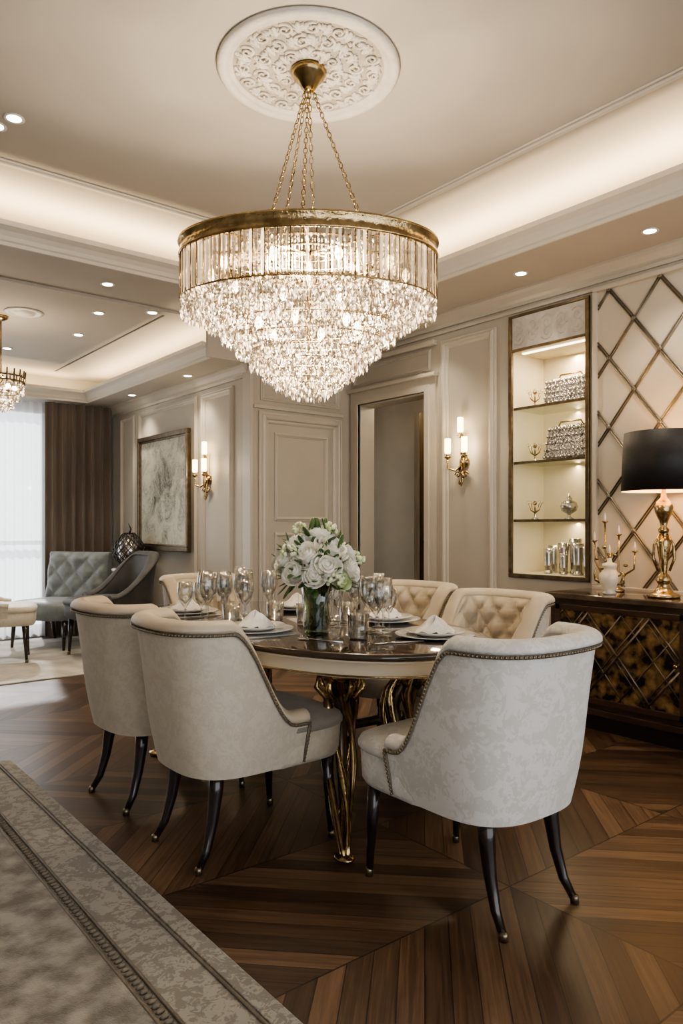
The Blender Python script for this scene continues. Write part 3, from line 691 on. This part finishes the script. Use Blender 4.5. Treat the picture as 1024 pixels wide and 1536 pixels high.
# hydrangea florets
for (hx,hy,hz,hr) in ((.135,-.09,.30,.035),(-.145,-.01,.335,.032),(.05,-.02,.425,.03),(-.03,-.16,.225,.03),(.13,.08,.35,.035),(-.05,.05,.425,.028)):
    for k in range(34):
        z=R.uniform(-.3,1); a=R.uniform(0,6.283); q=math.sqrt(max(0,1-z*z))
        b.ball((hx+hr*q*math.cos(a),hy+hr*q*math.sin(a),hz+hr*z),.0085,PETALG,6,4)
for k in range(130):
    a=R.uniform(0,2*pi); e=R.uniform(-.55,1.2); rr_=R.uniform(.11,.165)
    p=Vector((rr_*math.cos(a)*math.cos(e),rr_*math.sin(a)*math.cos(e),.262+rr_*math.sin(e)*1.0))
    M=Matrix.Translation(p)@Matrix.Rotation(a,4,'Z')@Matrix.Rotation(pi/2-e+R.uniform(-.6,.6),4,'Y')
    b.ball((0,0,.01),(.003,.015,.034),LEAF,8,6,M)
for k in range(7):
    M=Matrix.Translation((R.uniform(-.03,.03),R.uniform(-.03,.03),.43))@Matrix.Rotation(k*1.3,4,'Z')@Matrix.Rotation(.3,4,'Y'); b.ball((0,0,.02),(.005,.012,.03),LEAF,8,6,M)
b.make('flower_vase',(1.81,2.43,ZT))

# ---------------------------------------------------------------- chandelier
CH=(1.90,2.61); YAW=-math.radians(38.6)
b=MB(); ax,ay=.56,.36
def er(s,z,n=80): return [(ax*s*math.cos(2*pi*j/n),ay*s*math.sin(2*pi*j/n),z) for j in range(n)]
b.rings([er(.985,2.368),er(1.0,2.368),er(1.012,2.373),er(1.0,2.381),er(1.0,2.420),er(1.015,2.425),er(1.015,2.435),er(.985,2.435)],GOLD,True,False)
b.rings([er(.985,2.435),er(.985,2.368)],GOLD,True,False)
b.tube(er(.99,2.183),.004,BRASS,6,closed=True)
for s in (.86,.6,.3): b.tube(er(s,2.40,48),.006,BRASS,6,closed=True)
for k in range(8):
    a=k*pi/4; b.tube([(0,0,2.40),(ax*math.cos(a),ay*math.sin(a),2.40)],.007,BRASS,6)
b.tube([(0,0,2.44),(0,0,1.84)],.012,BRASS,8)
R=random.Random(11)
def ring_pts(s,spacing):
    per=2*pi*math.sqrt(((ax*s)**2+(ay*s)**2)/2); n=max(6,int(per/spacing)); o=R.random()
    return [(ax*s*math.cos(2*pi*(j+o)/n),ay*s*math.sin(2*pi*(j+o)/n),2*pi*(j+o)/n) for j in range(n)]
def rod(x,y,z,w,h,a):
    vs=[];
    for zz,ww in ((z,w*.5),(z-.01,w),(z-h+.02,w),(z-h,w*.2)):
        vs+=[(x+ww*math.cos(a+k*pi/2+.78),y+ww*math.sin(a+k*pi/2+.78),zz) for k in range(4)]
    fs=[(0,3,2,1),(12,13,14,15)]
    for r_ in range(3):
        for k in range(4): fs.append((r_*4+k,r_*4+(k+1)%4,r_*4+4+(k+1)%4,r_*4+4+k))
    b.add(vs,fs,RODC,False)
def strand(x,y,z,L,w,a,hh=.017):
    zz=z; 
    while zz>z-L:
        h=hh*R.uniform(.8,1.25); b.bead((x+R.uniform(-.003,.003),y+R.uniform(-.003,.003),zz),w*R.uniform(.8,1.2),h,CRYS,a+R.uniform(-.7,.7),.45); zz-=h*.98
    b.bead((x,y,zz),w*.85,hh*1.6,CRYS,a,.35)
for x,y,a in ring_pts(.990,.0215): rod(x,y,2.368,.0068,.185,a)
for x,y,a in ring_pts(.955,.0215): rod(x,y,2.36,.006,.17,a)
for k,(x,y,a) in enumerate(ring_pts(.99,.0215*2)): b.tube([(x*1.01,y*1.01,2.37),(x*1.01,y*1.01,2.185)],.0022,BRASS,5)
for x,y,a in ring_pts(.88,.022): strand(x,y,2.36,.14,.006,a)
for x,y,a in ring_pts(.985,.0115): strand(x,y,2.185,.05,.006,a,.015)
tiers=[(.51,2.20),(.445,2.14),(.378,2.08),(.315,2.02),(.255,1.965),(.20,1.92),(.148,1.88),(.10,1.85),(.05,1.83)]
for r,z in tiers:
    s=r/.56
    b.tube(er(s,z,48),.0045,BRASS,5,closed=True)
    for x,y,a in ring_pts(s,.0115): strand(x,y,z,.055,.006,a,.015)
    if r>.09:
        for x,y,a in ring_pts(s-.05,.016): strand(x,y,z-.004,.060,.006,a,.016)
for k in range(10):
    a=k*pi/5; b.ball((ax*.76*math.cos(a),ay*.76*math.sin(a),2.30),(.016,.016,.03),BULB,10,8)
for k in range(6):
    a=k*pi/3+.3; b.ball((ax*.40*math.cos(a),ay*.40*math.sin(a),2.08),(.016,.016,.03),BULB,10,8)
b.lathe([(.075,3.2),(.08,3.185),(.07,3.165),(.045,3.14),(.03,3.115),(.012,3.10)],(0,0,0),BRASS,28)
def link(p,d,roll,Lk=.032,w=.008,r=.0024):
    d=d.normalized(); q=d.to_track_quat('Z','Y').to_matrix().to_4x4(); M=Matrix.Translation(p)@q@Matrix.Rotation(roll,4,'Z')
    pts=[(w*math.cos(t),0,Lk/2*math.sin(t)) for t in [2*pi*k/10 for k in range(10)]]
    b.tube(pts,r,BRASS,5,M=M,closed=True)
for (ex,ey) in ((-.17,-.17),(-.15,.17),(-.02,-.20),(.02,.22),(.25,-.17)):
    p0=Vector((ex*.06,ey*.06,3.11)); p1=Vector((ex,ey,2.405)); d=p1-p0; n=int(d.length/.026)
    for i in range(n): link(p0+d*(i+.5)/n,d,pi/2*(i%2))
b.make('crystal_chandelier',(CH[0],CH[1],0),YAW,recalc=False)
b=MB()
MED=pm('medallion_plaster',(.60,.565,.50),.6,col2=(.66,.625,.56),scale=20,detail=6,bump=.3,bscale=60)
MEDB=pm('medallion_field',(.40,.365,.31),.7,col2=(.46,.42,.36),scale=14)
b.lathe([(.395,0),(.398,-.012),(.385,-.026),(.365,-.022),(.355,-.012),(.345,-.018),(.335,-.014),(.33,-.004),(.001,-.004)],(0,0,0),MED,96)
b.lathe([(.329,-.0045),(.001,-.0045)],(0,0,0),MEDB,64,cap=False)
R2=random.Random(5)
def spiral(cx,cy,r0,turns,a0,hand,rad):
    pts=[];rd=[]
    for i in range(22):
        t=i/21; r=r0*(1-t)**.8+.002; a=a0+hand*turns*2*pi*t
        pts.append((cx+r*math.cos(a),cy+r*math.sin(a),-.008-.006*t)); rd.append(rad*(1-.5*t))
    b.tube(pts,rd,MED,6)
def leafm(cx,cy,a,L,W):
    M=Matrix.Translation((cx,cy,-.008))@Matrix.Rotation(a,4,'Z')
    b.ball((L*.5,0,0),(L*.55,W,.010),MED,10,6,M)
    for s_ in (-1,1):
        for q in range(2):
            M2=M@Matrix.Translation((L*(.25+.3*q),0,0))@Matrix.Rotation(s_*.9,4,'Z'); b.ball((L*.22,0,0),(L*.26,W*.5,.008),MED,8,5,M2)
for ring_r,nn,sr in ((.285,16,.032),(.205,12,.034),(.125,8,.030)):
    for k in range(nn):
        a=2*pi*k/nn+ring_r*9; h=1 if k%2 else -1
        spiral(ring_r*math.cos(a),ring_r*math.sin(a),sr,1.5,a+R2.uniform(-.5,.5),h,.0075)
        a2=a+pi/nn
        leafm((ring_r-.03)*math.cos(a2),(ring_r-.03)*math.sin(a2),a2+R2.uniform(-.4,.4),.062,.014)
        leafm((ring_r+.01)*math.cos(a2),(ring_r+.01)*math.sin(a2),a2+pi/2*h,.045,.010)
for k in range(90):
    r=.31*math.sqrt(R2.random()); a=R2.uniform(0,2*pi); leafm(r*math.cos(a),r*math.sin(a),R2.uniform(0,6.28),.030,.007)
b.make('ceiling_medallion',(CH[0],CH[1],ZC))

b=MB()
def cr(r,z,n=40): return [(r*math.cos(2*pi*j/n),r*math.sin(2*pi*j/n),z) for j in range(n)]
H=ZL-2.28
b.lathe([(.06,H),(.05,H-.02),(.012,H-.04)],(0,0,0),BRASS,20); b.tube([(0,0,H-.03),(0,0,0)],.006,BRASS,6)
for r,z in ((.17,.10),(.17,.06),(.12,-.02)): b.tube(cr(r,z),.007,BRONZE,6,closed=True)
for k in range(20):
    a=2*pi*k/20; b.tube([(.17*math.cos(a),.17*math.sin(a),.04),(.18*math.cos(a),.18*math.sin(a),.15)],.006,BRONZE,6)
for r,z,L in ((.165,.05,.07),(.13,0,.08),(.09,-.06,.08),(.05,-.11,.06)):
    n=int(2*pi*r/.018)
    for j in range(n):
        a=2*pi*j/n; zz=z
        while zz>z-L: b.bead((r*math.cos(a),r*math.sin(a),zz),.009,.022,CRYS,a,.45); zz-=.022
for k in range(6): b.ball((.1*math.cos(k),.1*math.sin(k),.02),.02,BULB,8,6)
for k in range(4): 
    a=k*pi/2; b.tube([(0,0,.10),(.17*math.cos(a),.17*math.sin(a),.06)],.005,BRASS,6)
b.make('living_room_chandelier',(1.53,6.22,2.28),0,recalc=False)

# ---------------------------------------------------------------- sconces
def sconce():
    b=MB()
    b.lathe([(.001,0),(.045,0),(.05,.01),(.03,.02),(.02,.03),(.001,.03)],(0,0,0),GOLD,20,M=Matrix.Rotation(-pi/2,4,'Y'))
    b.tube([(-.02,0,.02),(-.03,0,-.06),(-.025,0,-.14),(-.04,0,-.19)],[.014,.018,.012,.004],GOLD,10)
    b.tube([(-.02,0,.0),(-.035,0,.08),(-.03,0,.15),(-.03,0,.22)],[.012,.014,.010,.008],GOLD,10)
    for k in range(4): b.ball((-.035,.016*(-1)**k,-.16+.05*k),(.012,.02,.018),GOLD,8,6)
    for s_ in (-1,1):
        pts=[(-.035,s_*(.02+.03*(1-i/14)*math.cos(i*.6)+.02),-.10+.03*math.sin(i*.6)*(1-i/14)) for i in range(15)]
        b.tube(pts,.006,GOLD,6)
    for dy,zt in ((-.085,.06),(.085,.06),(0,.22)):
        x=-.10 if dy else -.05
        if dy: b.tube([(-.03,0,-.02),(-.07,dy*.4,-.07),(x,dy*.95,-.05),(x,dy,0),(x,dy,.03)],[.009,.009,.008,.007,.007],GOLD,8)
        else: b.tube([(-.03,0,.2),(x,0,.22)],.008,GOLD,8)
        b.lathe([(.006,-.02),(.025,-.008),(.028,0),(.014,.004)],(x,dy,zt-.02),GOLD,14)
        b.lathe([(.013,0),(.013,.03)],(x,dy,zt-.02),GOLD,12)
        b.lathe([(.020,.005),(.024,.02),(.024,.115),(.021,.12)],(x,dy,zt),CANDLE,16)
    return b
sc=sconce(); sc.make('wall_sconce',(XR,3.86,1.70))
inst(sc.me,'wall_sconce',(XL,6.00,1.63))
b=MB(); b.box((-.02,-.53,-.54),(-.005,.53,.54),CANVAS)
for (y0,y1,z0,z1) in ((-.57,.57,.54,.585),(-.57,.57,-.585,-.54),(-.57,-.53,-.54,.54),(.53,.57,-.54,.54)): b.box((-.045,y0,z0),(0,y1,z1),BRONZE,.006)
for (y0,y1,z0,z1) in ((-.53,.53,.52,.54),(-.53,.53,-.54,-.52),(-.53,-.51,-.54,.54),(.51,.53,-.54,.54)): b.box((-.03,y0,z0),(-.01,y1,z1),BRONZE,.003)
b.make('framed_painting',(XL-.026,6.88,1.545))

def curtain(name,x0,x1,y,z0,z1,amp,fold,mat,th=.0):
    b=MB(); n=int((x1-x0)/fold*14); g=[]
    for i in range(n+1):
        t=i/n; x=x0+(x1-x0)*t; ph=2*pi*(x-x0)/fold; row=[]
        for k in range(9):
            u=k/8; a=amp*(.75+.25*u+.1*math.sin(x*9+u*3)); row.append((x+.2*fold/6*math.sin(2*ph),y+a*math.sin(ph+.3*math.sin(x*5)*u),z1+(z0-z1)*u))
        g.append(row)
    b.rings(g,mat,True,False,closed=False); return b.make(name,recalc=False)
curtain('brown_curtain',2.46,3.20,8.20,.01,2.55,.042,.105,DRAPE)
curtain('sheer_curtain',-.35,2.52,8.30,.01,2.55,.02,.09,SHEER)

b=MB(); b.box((-2.4,-1.5,0),(1.03,4.0,.012),RUGB,.004); b.box((-2.2,-1.3,.008),(.76,3.74,.018),RUG,.004)
b.box((.965,-1.5,.01),(.995,3.97,.017),RUGB,.003)
for off,r in ((.755,.006),(.80,.005),(.955,.005)):
    b.tube([(off,-1.3,.016),(off,3.74+(off-.76),.016)],r,PIPE,6); b.tube([(-2.2,3.74+(off-.76),.016),(off,3.74+(off-.76),.016)],r,PIPE,6)
k=-.5
while k<3.72:
    b.ball((.778,k,.016),(.014,.008,.006),PIPE,6,4); k+=.024
b.make('area_rug')
b=MB(); b.box((-1,5.95,0),(2.95,8.05,.012),RUGL,.004); b.box((-.9,6.05,.008),(2.85,7.95,.014),RUGL,.003); b.make('living_room_rug')
b=MB(); b.lathe([(.16,0),(.165,.01),(.15,.5),(.145,.74),(.18,.745),(.185,.76),(.18,.775),(.001,.775)],(0,0,0),WHITE,36); b.make('round_side_table',(3.03,7.28,0))
b=MB(); pr=lambda z:.05+.11*math.sin(pi*min(1,z/.36))**.9
for sg in (1,-1):
    for k in range(14):
        b.tube([(pr(z)*math.cos(sg*z*6+k*2*pi/14),pr(z)*math.sin(sg*z*6+k*2*pi/14),z) for z in [i*.36/14 for i in range(15)]],.006,EBONY,6)
b.lathe([(.04,0),(.10,.06),(.13,.16),(.10,.28),(.045,.34)],(0,0,.005),SILV,20)
b.tube([(0,0,.34),(.02,.0,.40),(-.01,0,.46)],[.012,.01,.003],EBONY); b.make('wire_vase',(3.02,7.28,.775))

# ---------------------------------------------------------------- downlights
b=MB(); b.lathe([(.048,0),(.050,-.004),(.040,-.006),(.034,-.003)],(0,0,0),WHT,24); b.lathe([(.001,-.0035),(.034,-.0035),(.034,-.003),(.001,-.003)],(0,0,0),DLE,20)
dl=[(3.98,3.08,ZS),(3.98,2.18,ZS),(3.98,4.1,ZS),(1.92,5.0,ZS),(3.98,1.2,ZS),
 (2.10,5.65,ZL),(2.42,5.38,ZL),(2.2,6.4,ZL),(1.85,7.3,ZL),(3.06,6.05,ZLS),(3.06,7.3,ZLS),(.95,3.95,ZC),(1.0,3.82,ZC)]
for i,p in enumerate(dl):
    (b.make('downlight',p) if i==0 else inst(b.me,'downlight',p))
    L=bpy.data.lights.new('downlight_lamp','SPOT'); L.energy=26 if i not in (11,12) else 6; L.color=(1,.87,.70); L.spot_size=1.6; L.spot_blend=.8; L.shadow_soft_size=.03
    o=bpy.data.objects.new('downlight_lamp',L); S.collection.objects.link(o); o.location=(p[0],p[1],p[2]-.03)
b=MB(); b.lathe([(.14,0),(.145,-.006),(.11,-.012),(.105,-.004),(.08,-.004),(.075,-.016),(.001,-.018)],(0,0,0),WHT,32); b.make('ceiling_air_vent',(1.64,5.99,ZL))

# ---------------------------------------------------------------- lights
def area(name,loc,sx,sy,e,col=(1,.77,.48),rot=(pi,0,0)):
    L=bpy.data.lights.new(name,'AREA'); L.shape='RECTANGLE'; L.size=sx; L.size_y=sy; L.energy=e; L.color=col
    o=bpy.data.objects.new(name,L); S.collection.objects.link(o); o.location=loc; o.rotation_euler=rot; return o
area('cove_led_right',(3.76,1.2,2.935),.03,6.8,78)
area('cove_led_back',(.6,4.79,2.935),6.0,.03,68)
area('cove_led_living_right',(2.97,6.7,2.615),.03,2.7,20)
area('cove_led_living_far',(.6,8.20,2.615),4.4,.03,25)
area('niche_led',(XR+.10,3.095,2.44),.5,.03,6,rot=(0,0,0))
for z in (2.03,1.64,1.225): area('niche_shelf_led',(XR+.28,3.095,z),.5,.02,1.6,rot=(0,0,0))
def pt(name,loc,e,col=(1,.78,.51),r=.04):
    L=bpy.data.lights.new(name,'POINT'); L.energy=e; L.color=col; L.shadow_soft_size=r
    o=bpy.data.objects.new(name,L); S.collection.objects.link(o); o.location=loc
pt('chandelier_lamp',(CH[0],CH[1],2.36),45,(1,.84,.64),.1)
pt('chandelier_lamp',(CH[0],CH[1],1.98),52,(1,.84,.64),.08)
pt('sconce_lamp',(XR-.17,3.86,1.82),4.5); pt('sconce_lamp',(XL-.17,6.0,1.75),4)
pt('table_lamp_bulb',(4.02,2.12,1.56),7,(1,.65,.3)); pt('living_chandelier_lamp',(1.53,6.22,2.38),12)
pt('hallway_lamp',(4.95,4.75,2.4),10)
sun=bpy.data.lights.new('sun','SUN'); sun.energy=8; sun.angle=.03; sun.color=(1,.98,.95); so=bpy.data.objects.new('sun',sun); S.collection.objects.link(so)
so.rotation_euler=Vector((-.25,-1,-.75)).to_track_quat('-Z','Y').to_euler()
w=bpy.data.worlds.new('World'); S.world=w; w.use_nodes=True; bg=w.node_tree.nodes['Background']; bg.inputs[0].default_value=(.96,.97,1,1); bg.inputs[1].default_value=2.6

cam=bpy.data.cameras.new('camera'); co=bpy.data.objects.new('camera',cam); S.collection.objects.link(co); S.camera=co
co.location=(0,0,1.2); co.rotation_euler=(pi/2,0,YAW); cam.lens=1106/1536*36; cam.sensor_width=36; cam.shift_y=22/1536; cam.clip_start=.05
S.view_settings.view_transform='AgX'
try: S.view_settings.look='AgX - Medium High Contrast'
except Exception as e: print(e)
S.view_settings.exposure=0.15
